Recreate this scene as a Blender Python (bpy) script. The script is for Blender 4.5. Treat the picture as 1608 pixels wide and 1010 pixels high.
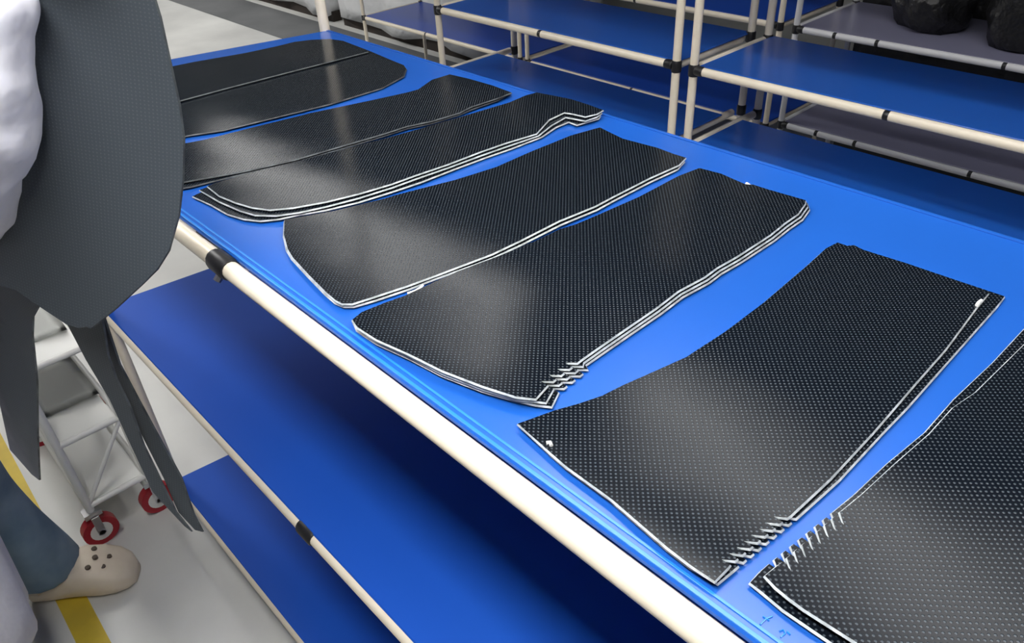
import bpy, bmesh, math, random
from mathutils import Vector, Matrix
from mathutils.geometry import delaunay_2d_cdt

for o in list(bpy.data.objects):
    bpy.data.objects.remove(o)
scene = bpy.context.scene
COL = scene.collection
rnd = random.Random(4)

DATA = {
    's1a': ((-1.9486,0.5606),(-1.986,0.6464),(-1.9695,0.7368),(-1.9384,0.8557),(-1.9287,0.9409),(-1.9276,0.9929),(-1.9059,1.0319),(-1.8718,1.0654),(-1.8252,1.0787),(-1.6898,1.0694),(-1.5853,1.0583),(-1.5276,1.0534),(-1.499,1.0394),(-1.4616,1.0042),(-1.4348,0.9252),(-1.4354,0.7901),(-1.4524,0.6753),(-1.4716,0.5693),(-1.5019,0.5092),(-1.506,0.4761),(-1.5259,0.4058)),
    's1b': ((-1.934,0.561),(-1.9648,0.6391),(-1.9484,0.7285),(-1.9175,0.846),(-1.9077,0.9303),(-1.9066,0.9817),(-1.8851,1.0202),(-1.8513,1.0534),(-1.8052,1.0666),(-1.6754,1.0546),(-1.6768,0.9487),(-1.6911,0.8029),(-1.701,0.6815),(-1.7007,0.6068),(-1.7017,0.5445),(-1.723,0.4628)),
    's2a': ((-1.4751,0.3982),(-1.4688,0.4627),(-1.4483,0.521),(-1.4369,0.6117),(-1.4205,0.7395),(-1.3889,0.8483),(-1.3609,0.9428),(-1.3579,0.9663),(-1.3858,1.0253),(-1.3857,1.0765),(-1.3285,1.0825),(-1.2509,1.0849),(-1.1858,1.0804),(-1.176,1.0333),(-1.1783,0.964),(-1.1745,0.9256),(-1.1814,0.8617),(-1.1966,0.8143),(-1.1991,0.7577),(-1.2222,0.5826),(-1.2501,0.4941),(-1.2683,0.4102),(-1.2788,0.3878),(-1.3048,0.3262)),
    's2b': ((-1.4632,0.3949),(-1.4569,0.459),(-1.4366,0.5168),(-1.4252,0.6068),(-1.409,0.7335),(-1.3776,0.8415),(-1.3499,0.9351),(-1.3469,0.9584),(-1.3746,1.017),(-1.3744,1.0678),(-1.3177,1.0738),(-1.2408,1.0762),(-1.1762,1.0717),(-1.1741,1.0284),(-1.1791,0.9618),(-1.1721,0.9258),(-1.1799,0.8611),(-1.1949,0.8137),(-1.1973,0.7571),(-1.2225,0.5838),(-1.2501,0.4953),(-1.2911,0.3945),(-1.3135,0.3257)),
    's3c': ((-1.2292,0.4231),(-1.1784,0.4202),(-1.1332,0.4266),(-1.0959,0.436),(-1.066,0.4509),(-1.0443,0.479),(-1.0219,0.5253),(-1.0058,0.5758),(-0.9943,0.6327),(-0.9917,0.6804),(-0.9873,0.7453),(-0.9882,0.8199),(-0.9844,0.876),(-0.9715,0.942),(-1.0006,1.0048),(-1.0039,1.0502),(-0.9869,1.0554),(-0.9569,1.0586),(-0.9491,1.0825),(-0.9533,1.1056),(-1.0005,1.1121),(-1.0483,1.1154),(-1.1311,1.1019),(-1.1346,1.0741),(-1.1279,1.0213),(-1.1383,0.9205),(-1.155,0.8114),(-1.1668,0.7363),(-1.1963,0.5785),(-1.2216,0.4831),(-1.2297,0.4358)),
    's3b': ((-1.2349,0.411),(-1.1678,0.4138),(-1.1085,0.4216),(-1.0764,0.4301),(-1.0492,0.4516),(-1.0314,0.4817),(-1.0166,0.521),(-1.0023,0.5726),(-0.9925,0.6307),(-0.9898,0.6783),(-0.9851,0.743),(-0.9835,0.8154),(-0.9795,0.8712),(-0.9702,0.9455),(-0.9867,0.9974),(-0.9937,1.0431),(-0.9788,1.0468),(-0.9513,1.0526),(-0.948,1.0813),(-0.9539,1.1028),(-1.0034,1.1117),(-1.0512,1.1148),(-1.1341,1.101),(-1.1376,1.0732),(-1.131,1.0204),(-1.1416,0.9196),(-1.1586,0.8105),(-1.1706,0.7353),(-1.1962,0.5774),(-1.2218,0.482),(-1.2344,0.4277)),
    's3a': ((-1.2303,0.3952),(-1.1766,0.4024),(-1.1236,0.4051),(-1.087,0.4148),(-1.0611,0.4295),(-1.0449,0.4525),(-1.0351,0.4783),(-1.0152,0.5192),(-0.9988,0.5694),(-0.9888,0.6273),(-0.9821,0.6811),(-0.981,0.7561),(-0.9784,0.8224),(-0.9732,0.879),(-0.9693,0.9527),(-0.9815,1.004),(-0.981,1.0384),(-0.9578,1.0366),(-0.9484,1.0874),(-0.9568,1.1024),(-1.0063,1.1112),(-1.0541,1.1141),(-1.137,1.1),(-1.1406,1.0722),(-1.1341,1.0195),(-1.1449,0.9187),(-1.1622,0.8096),(-1.1743,0.7343),(-1.1961,0.5763),(-1.222,0.4809),(-1.2343,0.4173)),
    's4b': ((-1.0239,0.4517),(-1.0123,0.4761),(-0.9915,0.5202),(-0.9697,0.5954),(-0.9645,0.6242),(-0.9557,0.66),(-0.9389,0.7228),(-0.9253,0.8018),(-0.9252,0.8803),(-0.9207,0.9795),(-0.9125,1.0186),(-0.9068,1.0438),(-0.8394,1.029),(-0.7685,1.0368),(-0.7329,1.0347),(-0.7071,1.0357),(-0.6987,1.0051),(-0.704,0.9347),(-0.7034,0.8401),(-0.7016,0.8012),(-0.7086,0.729),(-0.7091,0.6489),(-0.7121,0.598),(-0.7194,0.5588),(-0.7278,0.511),(-0.7352,0.4697),(-0.7454,0.425),(-0.7524,0.3944),(-0.7621,0.3854),(-0.7746,0.3838),(-0.8009,0.3859),(-0.8538,0.3929),(-0.9138,0.4022),(-0.9405,0.4094),(-0.9825,0.4271)),
    's4a': ((-1.0311,0.4536),(-1.0195,0.4781),(-0.9984,0.5226),(-0.9764,0.5982),(-0.9713,0.6272),(-0.9624,0.6632),(-0.9454,0.7264),(-0.9318,0.8058),(-0.9316,0.8847),(-0.927,0.9845),(-0.9187,1.0238),(-0.913,1.0492),(-0.8452,1.0344),(-0.7739,1.0423),(-0.738,1.0403),(-0.7066,1.0321),(-0.6968,0.9996),(-0.7008,0.931),(-0.7005,0.8399),(-0.6988,0.8011),(-0.706,0.729),(-0.7069,0.6491),(-0.7101,0.5982),(-0.7175,0.5591),(-0.7273,0.5122),(-0.7336,0.47),(-0.744,0.4232),(-0.7523,0.3954),(-0.7615,0.3869),(-0.7777,0.3839),(-0.804,0.386),(-0.8585,0.3937),(-0.921,0.4033),(-0.9479,0.4105),(-0.9895,0.4289)),
    's5c': ((-0.7163,0.3713),(-0.7216,0.3889),(-0.7169,0.4205),(-0.7102,0.4486),(-0.7069,0.4928),(-0.7029,0.5307),(-0.6915,0.595),(-0.6855,0.6549),(-0.6853,0.7049),(-0.6788,0.7341),(-0.6752,0.7799),(-0.6679,0.8625),(-0.6672,0.9606),(-0.6608,1.0082),(-0.6223,1.0125),(-0.5719,1.0036),(-0.5613,1.0099),(-0.5377,1.0097),(-0.4749,1.0134),(-0.4703,1.0036),(-0.4623,0.9701),(-0.4621,0.9338),(-0.4593,0.8912),(-0.4596,0.8111),(-0.4619,0.7693),(-0.4602,0.7389),(-0.4646,0.69),(-0.4617,0.6406),(-0.4615,0.5935),(-0.4606,0.5361),(-0.4594,0.5049),(-0.4587,0.4979),(-0.4678,0.489),(-0.4579,0.4887),(-0.4575,0.4836),(-0.4665,0.4747),(-0.4567,0.4745),(-0.4562,0.4695),(-0.4651,0.4607),(-0.4555,0.4606),(-0.455,0.4557),(-0.4639,0.4469),(-0.4543,0.447),(-0.4476,0.4221),(-0.4648,0.4099),(-0.5022,0.3971),(-0.556,0.3834),(-0.6068,0.3766),(-0.6593,0.3674),(-0.698,0.3664)),
    's5b': ((-0.7222,0.3743),(-0.7275,0.3921),(-0.7227,0.4239),(-0.716,0.4523),(-0.7127,0.4968),(-0.7087,0.5351),(-0.6972,0.5999),(-0.6911,0.6603),(-0.691,0.7107),(-0.6844,0.7401),(-0.6807,0.7864),(-0.6734,0.8696),(-0.6726,0.9685),(-0.6663,1.0165),(-0.6274,1.0208),(-0.5766,1.0119),(-0.5659,1.0182),(-0.5421,1.018),(-0.476,1.0186),(-0.4673,1.0069),(-0.4594,0.9734),(-0.4593,0.9371),(-0.4566,0.8945),(-0.4572,0.8143),(-0.4596,0.7725),(-0.458,0.7421),(-0.4626,0.6931),(-0.4599,0.6436),(-0.4597,0.5964),(-0.4591,0.5389),(-0.458,0.5076),(-0.454,0.5022),(-0.4631,0.4933),(-0.4532,0.493),(-0.4528,0.4878),(-0.4618,0.4789),(-0.4521,0.4787),(-0.4517,0.4737),(-0.4606,0.4649),(-0.4509,0.4648),(-0.4505,0.4598),(-0.4594,0.4511),(-0.4498,0.4511),(-0.4399,0.4295),(-0.4654,0.412),(-0.5039,0.3983),(-0.5579,0.3844),(-0.6098,0.3783),(-0.6626,0.3689),(-0.702,0.3674)),
    's5a': ((-0.7281,0.3774),(-0.7335,0.3953),(-0.7286,0.4274),(-0.7219,0.4559),(-0.7185,0.5009),(-0.7145,0.5394),(-0.7029,0.6048),(-0.6967,0.6657),(-0.6966,0.7165),(-0.69,0.7461),(-0.6863,0.7928),(-0.6789,0.8767),(-0.6781,0.9764),(-0.6717,1.0248),(-0.6325,1.0292),(-0.5813,1.0201),(-0.5705,1.0265),(-0.5465,1.0263),(-0.4774,1.0263),(-0.4649,1.0096),(-0.4571,0.9762),(-0.4571,0.9398),(-0.4546,0.8973),(-0.4554,0.817),(-0.4579,0.7751),(-0.4564,0.7447),(-0.4611,0.6957),(-0.4585,0.6461),(-0.4585,0.5988),(-0.458,0.5412),(-0.457,0.5098),(-0.4497,0.506),(-0.4588,0.497),(-0.449,0.4967),(-0.4486,0.4916),(-0.4577,0.4827),(-0.4479,0.4825),(-0.4475,0.4774),(-0.4565,0.4686),(-0.4469,0.4685),(-0.4465,0.4635),(-0.4554,0.4548),(-0.4458,0.4548),(-0.4349,0.4328),(-0.4486,0.4238),(-0.4726,0.4121),(-0.5056,0.3994),(-0.5598,0.3854),(-0.6119,0.3791),(-0.6648,0.3697),(-0.7055,0.3689)),
    's6b': ((-0.4385,0.3873),(-0.4255,0.4281),(-0.4144,0.454),(-0.4052,0.4797),(-0.4004,0.5073),(-0.3894,0.5524),(-0.3799,0.5926),(-0.3758,0.663),(-0.3768,0.7455),(-0.3831,0.8599),(-0.3868,0.9127),(-0.3833,0.9369),(-0.3698,0.9374),(-0.3638,0.9452),(-0.3497,0.9419),(-0.2948,0.9473),(-0.2298,0.9503),(-0.1927,0.947),(-0.1913,0.9049),(-0.1832,0.7995),(-0.1809,0.7169),(-0.1794,0.6685),(-0.178,0.6182),(-0.1775,0.5347),(-0.1802,0.4702),(-0.1808,0.4668),(-0.1896,0.46),(-0.1814,0.46),(-0.1817,0.4563),(-0.1905,0.4495),(-0.1823,0.4496),(-0.1827,0.4459),(-0.1913,0.4392),(-0.1832,0.4394),(-0.1836,0.4357),(-0.1922,0.429),(-0.1841,0.4293),(-0.1845,0.4257),(-0.193,0.419),(-0.185,0.4194),(-0.1854,0.4158),(-0.1938,0.4092),(-0.1859,0.4096),(-0.1862,0.4061),(-0.1946,0.3995),(-0.1868,0.3999),(-0.1871,0.3965),(-0.1954,0.3899),(-0.1876,0.3904),(-0.1874,0.3863),(-0.1873,0.3682),(-0.2099,0.3675),(-0.2343,0.3688),(-0.3043,0.3771),(-0.362,0.3784),(-0.386,0.3812)),
    's6a': ((-0.442,0.3905),(-0.429,0.4315),(-0.4177,0.4577),(-0.4085,0.4836),(-0.4037,0.5115),(-0.3926,0.5569),(-0.383,0.5975),(-0.3788,0.6684),(-0.3799,0.7515),(-0.3862,0.8669),(-0.39,0.9201),(-0.3864,0.9446),(-0.3728,0.9451),(-0.3668,0.9529),(-0.3525,0.9495),(-0.2972,0.955),(-0.2317,0.958),(-0.178,0.9602),(-0.1768,0.9329),(-0.1728,0.7205),(-0.1722,0.6823),(-0.1729,0.6296),(-0.1727,0.545),(-0.1766,0.4801),(-0.1768,0.476),(-0.1841,0.4707),(-0.1774,0.4691),(-0.1778,0.4653),(-0.185,0.46),(-0.1784,0.4585),(-0.1787,0.4547),(-0.1859,0.4494),(-0.1794,0.448),(-0.1797,0.4442),(-0.1868,0.439),(-0.1803,0.4376),(-0.1807,0.4339),(-0.1877,0.4287),(-0.1813,0.4274),(-0.1816,0.4238),(-0.1886,0.4186),(-0.1822,0.4174),(-0.1825,0.4138),(-0.1895,0.4086),(-0.1831,0.4075),(-0.1834,0.404),(-0.1903,0.3988),(-0.184,0.3978),(-0.1846,0.392),(-0.1863,0.372),(-0.2108,0.3695),(-0.2354,0.3707),(-0.3058,0.379),(-0.3638,0.3803),(-0.3879,0.383)),
    's7b': ((-0.1192,0.9454),(-0.1247,0.8579),(-0.1305,0.7424),(-0.1369,0.7025),(-0.1372,0.6488),(-0.1427,0.586),(-0.1464,0.5337),(-0.1499,0.5027),(-0.1506,0.5004),(-0.1416,0.4902),(-0.1512,0.4932),(-0.1516,0.4892),(-0.1427,0.4793),(-0.1522,0.4822),(-0.1526,0.4782),(-0.1438,0.4686),(-0.1532,0.4713),(-0.1535,0.4674),(-0.1448,0.458),(-0.1542,0.4606),(-0.1545,0.4568),(-0.1458,0.4477),(-0.1551,0.4501),(-0.1555,0.4463),(-0.1468,0.4374),(-0.1561,0.4397),(-0.1564,0.436),(-0.1478,0.4273),(-0.157,0.4295),(-0.1573,0.4259),(-0.1488,0.4174),(-0.1579,0.4195),(-0.1586,0.4137),(-0.1605,0.398),(-0.1487,0.3946),(-0.1355,0.393),(-0.1226,0.3923),(-0.083,0.3941),(-0.0179,0.3904),(0.25,0.4),(0.27,0.9),(0.08,1.04)),
    's7a': ((-0.1325,0.9909),(-0.137,0.9023),(-0.1389,0.8178),(-0.1438,0.7286),(-0.1436,0.6592),(-0.1503,0.594),(-0.1537,0.5366),(-0.1571,0.5063),(-0.1577,0.5031),(-0.1497,0.4946),(-0.1585,0.4955),(-0.159,0.4913),(-0.151,0.4831),(-0.1598,0.4839),(-0.1603,0.4797),(-0.1524,0.4717),(-0.1611,0.4724),(-0.1616,0.4683),(-0.1537,0.4606),(-0.1624,0.4611),(-0.1629,0.4571),(-0.155,0.4496),(-0.1637,0.45),(-0.1641,0.4461),(-0.1563,0.4387),(-0.1649,0.4391),(-0.1653,0.4352),(-0.1576,0.4281),(-0.1661,0.4283),(-0.1665,0.4245),(-0.1589,0.4176),(-0.1673,0.4178),(-0.1681,0.4066),(-0.1682,0.3909),(-0.1578,0.3903),(-0.1358,0.3877),(-0.0976,0.3881),(-0.027,0.3867),(0.25,0.4),(0.27,0.9),(0.08,1.04)),
    'h1': ((-0.0184,1.8483),(0.089,1.8666),(0.1843,1.8715),(0.2395,1.8585),(0.2369,1.8204),(0.2367,1.7938),(0.2335,1.7556),(0.2299,1.6924),(0.2251,1.6525),(0.2128,1.6017),(0.199,1.5565),(0.1774,1.51),(0.1569,1.4851),(0.1329,1.4653),(0.0853,1.4284),(0.0367,1.394),(0.0302,1.3957),(0.0153,1.3923),(-0.0043,1.3953),(-0.0426,1.4157),(-0.0806,1.4359),(-0.121,1.4396),(-0.1866,1.4373),(-0.2691,1.4272)),
    'h2': ((-0.1836,1.532),(0.0552,1.5434),(0.006,1.394),(-0.0287,1.283),(-0.0354,1.2303),(-0.0326,1.1759),(-0.0345,1.0882),(-0.0214,1.0086),(-0.0084,0.944),(0.0132,0.9024),(0.0014,0.9145),(-0.0268,0.9581),(-0.0443,0.9855),(-0.0584,1.0728),(-0.0688,1.1829),(-0.0807,1.2638),(-0.0813,1.3402),(-0.0838,1.365),(-0.0973,1.3745),(-0.1282,1.3603),(-0.1563,1.3338),(-0.1851,1.2874),(-0.2276,1.182),(-0.2803,1.0557),(-0.3521,0.9107),(-0.3767,0.9122),(-0.3969,0.9287),(-0.4293,0.9484),(-0.3394,1.1982)),
    'h3': ((-0.2141,1.5047),(0.0238,1.5165),(-0.0307,1.3354),(-0.0451,1.2384),(-0.0389,1.1588),(-0.0232,1.0637),(-0.0063,0.9924),(0.0005,0.9064),(0.0102,0.8686),(-0.0048,0.8716),(-0.0299,0.9104),(-0.0418,0.9856),(-0.0592,1.0714),(-0.0673,1.167),(-0.0687,1.256),(-0.0726,1.3319),(-0.1003,1.3601),(-0.1386,1.3632),(-0.1863,1.3351),(-0.2302,1.2805),(-0.2748,1.1802),(-0.343,1.0183),(-0.4036,0.9062),(-0.4252,0.9209),(-0.4681,0.9502),(-0.3741,1.1697)),
}
HANG = [[-1.1181644755523927, 0.1631202182828433, 1.6285142351346091], [0.8052249032836524, 0.5929695229367463, 0.0], [0.5929695229367463, -0.8052249032836524, 0.0]]
CAM_R = [[0.684603, 0.727531, -0.044915], [0.395129, -0.422182, -0.815865], [-0.612529, 0.540796, -0.576496]]  # rows: right, down, forward
FOCAL_PX = 1212.68


# ------------------------------------------------------------------ camera
cam_data = bpy.data.cameras.new('camera')
cam = bpy.data.objects.new('camera', cam_data)
COL.objects.link(cam)
r_, d_, f_ = (Vector(v) for v in CAM_R)
m = Matrix((r_, -d_, -f_)).transposed().to_4x4()
m.translation = Vector((0, 0, 2.0))
cam.matrix_world = m
cam_data.sensor_width = 36.0
cam_data.lens = FOCAL_PX / 1608 * 36.0
cam_data.clip_start = 0.02
scene.camera = cam

# ------------------------------------------------------------------ world and exposure
world = bpy.data.worlds.new('hall_world')
scene.world = world
world.use_nodes = True
world.node_tree.nodes['Background'].inputs[0].default_value = (0.75, 0.8, 0.9, 1)
world.node_tree.nodes['Background'].inputs[1].default_value = 0.2
scene.view_settings.view_transform = 'Standard'
scene.view_settings.look = 'None'
scene.view_settings.gamma = 1.0
scene.view_settings.use_curve_mapping = False
scene.view_settings.exposure = 0.45
LAMP_MAIN = 25.0      # emission of the tubes over the aisle in front of the bench
LAMP_BACK = 4.0       # emission of the tubes over the aisle behind it
LAMP_FILL = 14.0       # unseen lamps added to fill the left floor and the back


# ------------------------------------------------------------------ materials
def mat(name, color, rough=0.5, metal=0.0, spec=0.5, noise=None, bump=None, emit=None, coat=0.0, trans=0.0):
    mt = bpy.data.materials.new(name)
    mt.use_nodes = True
    nt = mt.node_tree
    b = nt.nodes['Principled BSDF']
    b.inputs['Base Color'].default_value = (*color, 1)
    b.inputs['Roughness'].default_value = rough
    b.inputs['Metallic'].default_value = metal
    b.inputs['Specular IOR Level'].default_value = spec
    b.inputs['Coat Weight'].default_value = coat
    b.inputs['Transmission Weight'].default_value = trans
    tc = nt.nodes.new('ShaderNodeTexCoord')
    if noise:                                  # (scale, second colour, amount, detail)
        n = nt.nodes.new('ShaderNodeTexNoise')
        n.inputs['Scale'].default_value = noise[0]
        n.inputs['Detail'].default_value = noise[3] if len(noise) > 3 else 4
        nt.links.new(tc.outputs['Object'], n.inputs['Vector'])
        r = nt.nodes.new('ShaderNodeMapRange')
        r.inputs['From Min'].default_value = 0.35
        r.inputs['From Max'].default_value = 0.65
        r.inputs['To Max'].default_value = noise[2]
        nt.links.new(n.outputs['Fac'], r.inputs['Value'])
        mx = nt.nodes.new('ShaderNodeMix')
        mx.data_type = 'RGBA'
        mx.inputs['A'].default_value = (*color, 1)
        mx.inputs['B'].default_value = (*noise[1], 1)
        nt.links.new(r.outputs['Result'], mx.inputs['Factor'])
        nt.links.new(mx.outputs['Result'], b.inputs['Base Color'])
    if bump:                                   # (scale, strength, distance)
        n = nt.nodes.new('ShaderNodeTexNoise')
        n.inputs['Scale'].default_value = bump[0]
        n.inputs['Detail'].default_value = 3
        nt.links.new(tc.outputs['Object'], n.inputs['Vector'])
        bp = nt.nodes.new('ShaderNodeBump')
        bp.inputs['Strength'].default_value = bump[1]
        bp.inputs['Distance'].default_value = bump[2]
        nt.links.new(n.outputs['Fac'], bp.inputs['Height'])
        nt.links.new(bp.outputs['Normal'], b.inputs['Normal'])
    if emit:
        b.inputs['Emission Color'].default_value = (*emit[0], 1)
        b.inputs['Emission Strength'].default_value = emit[1]
    return mt


def dotted_mat(name, base, dot, rough, pitch=0.0047, turn=47.0, dot_r=0.2):
    """black leatherette embossed with a lattice of small studs, their glint put in as a paler colour (UV in metres)"""
    mt = bpy.data.materials.new(name)
    mt.use_nodes = True
    nt = mt.node_tree
    L = nt.links.new
    nt.nodes.remove(nt.nodes['Principled BSDF'])
    df = nt.nodes.new('ShaderNodeBsdfDiffuse')
    gl = nt.nodes.new('ShaderNodeBsdfGlossy')
    gl.distribution = 'BECKMANN'
    gl.inputs['Roughness'].default_value = rough
    fs = nt.nodes.new('ShaderNodeFresnel')
    fs.inputs['IOR'].default_value = 1.40
    ms = nt.nodes.new('ShaderNodeMixShader')
    L(fs.outputs['Fac'], ms.inputs[0])
    L(df.outputs[0], ms.inputs[1])
    L(gl.outputs[0], ms.inputs[2])
    L(ms.outputs[0], nt.nodes['Material Output'].inputs['Surface'])
    uv = nt.nodes.new('ShaderNodeUVMap')
    mp = nt.nodes.new('ShaderNodeMapping')
    mp.inputs['Rotation'].default_value = (0, 0, math.radians(turn))
    mp.inputs['Scale'].default_value = (1 / pitch, 1 / pitch, 1)
    L(uv.outputs['UV'], mp.inputs['Vector'])
    fr = nt.nodes.new('ShaderNodeVectorMath'); fr.operation = 'FRACTION'
    L(mp.outputs['Vector'], fr.inputs[0])
    sb = nt.nodes.new('ShaderNodeVectorMath'); sb.operation = 'SUBTRACT'
    sb.inputs[1].default_value = (0.5, 0.5, 0)
    L(fr.outputs['Vector'], sb.inputs[0])
    mu = nt.nodes.new('ShaderNodeVectorMath'); mu.operation = 'MULTIPLY'
    mu.inputs[1].default_value = (1, 1, 0)
    L(sb.outputs['Vector'], mu.inputs[0])
    ln = nt.nodes.new('ShaderNodeVectorMath'); ln.operation = 'LENGTH'
    L(mu.outputs['Vector'], ln.inputs[0])
    mr = nt.nodes.new('ShaderNodeMapRange'); mr.interpolation_type = 'SMOOTHSTEP'
    mr.inputs['From Min'].default_value = dot_r * 1.45
    mr.inputs['From Max'].default_value = dot_r * 0.7
    L(ln.outputs['Value'], mr.inputs['Value'])
    mx = nt.nodes.new('ShaderNodeMix'); mx.data_type = 'RGBA'
    mx.inputs['A'].default_value = (*base, 1)
    mx.inputs['B'].default_value = (*dot, 1)
    L(mr.outputs['Result'], mx.inputs['Factor'])
    L(mx.outputs['Result'], df.inputs['Color'])
    # gentle waviness of the soft sheet and the relief of the studs
    n = nt.nodes.new('ShaderNodeTexNoise')
    n.inputs['Scale'].default_value = 5.0
    n.inputs['Detail'].default_value = 1.0
    L(uv.outputs['UV'], n.inputs['Vector'])
    b1 = nt.nodes.new('ShaderNodeBump')
    b1.inputs['Strength'].default_value = 0.35
    b1.inputs['Distance'].default_value = 0.004
    L(n.outputs['Fac'], b1.inputs['Height'])
    b2 = nt.nodes.new('ShaderNodeBump')
    b2.inputs['Strength'].default_value = 0.25
    b2.inputs['Distance'].default_value = 0.0006
    L(mr.outputs['Result'], b2.inputs['Height'])
    L(b1.outputs['Normal'], b2.inputs['Normal'])
    for sh in (df, gl):
        L(b2.outputs['Normal'], sh.inputs['Normal'])
    L(b1.outputs['Normal'], fs.inputs['Normal'])
    return mt


M = {
    'blue': mat('blue_panel', (0.013, 0.105, 0.48), 0.24, noise=(1.6, (0.012, 0.092, 0.43), 1.0), bump=(3.0, 0.06, 0.02)),
    'blue_shelf': mat('blue_shelf_panel', (0.011, 0.092, 0.52), 0.5, spec=0.15, noise=(1.6, (0.010, 0.080, 0.46), 1.0)),
    'blue_edge': mat('blue_edge_strip', (0.02, 0.20, 0.66), 0.25),
    'blue_dark': mat('blue_panel_dark', (0.008, 0.055, 0.36), 0.35, noise=(1.3, (0.009, 0.065, 0.40), 1.0)),  # deeper blue for the second row shelves
    'grey_sheen_panel': mat('grey_sheen_panel', (0.22, 0.22, 0.32), 0.3),  # pale grazing reflection put into the shelf colour
    'cream': mat('cream_pipe', (0.84, 0.76, 0.62), 0.32, noise=(30, (0.80, 0.71, 0.57), 0.6)),
    'white_pipe': mat('white_pipe', (0.74, 0.74, 0.76), 0.35),
    'joint': mat('black_joint', (0.012, 0.012, 0.014), 0.4),
    'bolt': mat('zinc_bolt', (0.6, 0.6, 0.62), 0.3, metal=1.0),
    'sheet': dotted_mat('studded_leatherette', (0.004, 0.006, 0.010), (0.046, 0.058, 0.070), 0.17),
    'hang': dotted_mat('studded_leatherette_lit', (0.062, 0.074, 0.088), (0.085, 0.098, 0.112), 0.45, turn=12.0),  # lighter copy of the sheet material, the light on it put into the colour
    'sheet_back': mat('leatherette_backing', (0.03, 0.032, 0.036), 0.8),
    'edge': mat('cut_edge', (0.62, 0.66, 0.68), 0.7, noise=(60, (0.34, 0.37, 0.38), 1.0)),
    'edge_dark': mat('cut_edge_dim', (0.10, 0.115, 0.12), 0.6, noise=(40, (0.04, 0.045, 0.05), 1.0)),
    'floor': mat('concrete', (0.80, 0.80, 0.77), 0.45, noise=(1.1, (0.60, 0.60, 0.58), 1.0, 6), bump=(25, 0.05, 0.005)),
    'strip': mat('dark_floor_strip', (0.16, 0.165, 0.17), 0.5, noise=(2.0, (0.12, 0.125, 0.13), 1.0)),
    'yellow': mat('yellow_line', (0.75, 0.55, 0.05), 0.5, noise=(9, (0.62, 0.45, 0.05), 1.0)),
    'wall': mat('wall_paint', (0.13, 0.135, 0.14), 0.8, noise=(0.5, (0.11, 0.115, 0.12), 1.0)),
    'ceil': mat('ceiling_paint', (0.09, 0.095, 0.10), 0.9),
    'coat': mat('lilac_cloth', (0.78, 0.78, 0.86), 0.85, bump=(14, 0.5, 0.02)),
    'jeans': mat('blue_denim', (0.13, 0.20, 0.28), 0.9, noise=(7, (0.22, 0.30, 0.38), 1.0), bump=(10, 0.4, 0.015)),
    'skin': mat('skin', (0.62, 0.40, 0.29), 0.5),
    'hair': mat('dark_hair', (0.015, 0.012, 0.010), 0.5, bump=(80, 0.6, 0.004)),
    'clog': mat('cream_foam', (0.78, 0.68, 0.54), 0.6, noise=(20, (0.72, 0.61, 0.48), 0.8)),
    'hole': mat('dark_hole', (0.10, 0.075, 0.055), 0.8),
    'eye': mat('eye_white', (0.75, 0.74, 0.72), 0.2),
    'white': mat('white_paint', (0.80, 0.80, 0.77), 0.4),
    'paper': mat('white_paper', (0.86, 0.87, 0.85), 0.8),
    'red': mat('red_rubber', (0.36, 0.012, 0.025), 0.45),
    'teal': mat('teal_plastic', (0.02, 0.42, 0.32), 0.4),
    'wrap': mat('milky_film', (0.86, 0.87, 0.88), 0.35, noise=(2.5, (0.70, 0.71, 0.73), 1.0), bump=(5, 0.7, 0.06)),
    'carton': mat('dark_carton', (0.045, 0.032, 0.026), 0.8, noise=(5, (0.02, 0.016, 0.014), 1.0)),
    'strap': mat('green_strap', (0.03, 0.12, 0.07), 0.5),
    'bag': mat('black_plastic', (0.010, 0.010, 0.011), 0.35, bump=(12, 0.8, 0.03)),
    'lamp_body': mat('lamp_body', (0.75, 0.75, 0.75), 0.5),
    'thread': mat('white_thread', (0.88, 0.88, 0.86), 0.7),
}


# ------------------------------------------------------------------ mesh helpers
def link(name, me, material, parent=None, smooth=False):
    o = bpy.data.objects.new(name, me)
    COL.objects.link(o)
    if material is not None and not me.materials:
        me.materials.append(material)
    if smooth:
        for p in me.polygons:
            p.use_smooth = True
    if parent is not None:
        o.parent = parent
    return o


def from_bm(name, bm, material, parent=None, smooth=False):
    bmesh.ops.recalc_face_normals(bm, faces=bm.faces[:])
    me = bpy.data.meshes.new(name)
    bm.to_mesh(me)
    bm.free()
    return link(name, me, material, parent, smooth)


def thing(name, loc, label, cat, group=None):
    o = bpy.data.objects.new(name, None)
    COL.objects.link(o)
    o.location = loc
    o.empty_display_size = 0.05
    return tag(o, label, cat, group)


def tag(o, label, cat, group=None):
    o['label'] = label
    o['category'] = cat
    if group:
        o['group'] = group
    return o


def struct(o, label=None):
    o['kind'] = 'structure'
    if label:
        o['label'] = label
    return o


def add_box(bm, a, b, bevel=0.0):
    a, b = Vector(a), Vector(b)
    vs = [bm.verts.new((x, y, z)) for x in (a.x, b.x) for y in (a.y, b.y) for z in (a.z, b.z)]
    fs = [bm.faces.new([vs[i] for i in q]) for q in
          ((0, 1, 3, 2), (4, 6, 7, 5), (0, 4, 5, 1), (2, 3, 7, 6), (0, 2, 6, 4), (1, 5, 7, 3))]
    if bevel:
        es = list({e for f in fs for e in f.edges})
        bmesh.ops.bevel(bm, geom=es, offset=bevel, segments=2, affect='EDGES', profile=0.5)


def box(name, a, b, material, parent=None, bevel=0.003):
    bm = bmesh.new()
    off = parent_off(parent)
    add_box(bm, Vector(a) - off, Vector(b) - off, bevel)
    return from_bm(name, bm, material, parent)


def parent_off(parent):
    v = Vector((0, 0, 0))
    while parent is not None:
        v += parent.location
        parent = parent.parent
    return v


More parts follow.
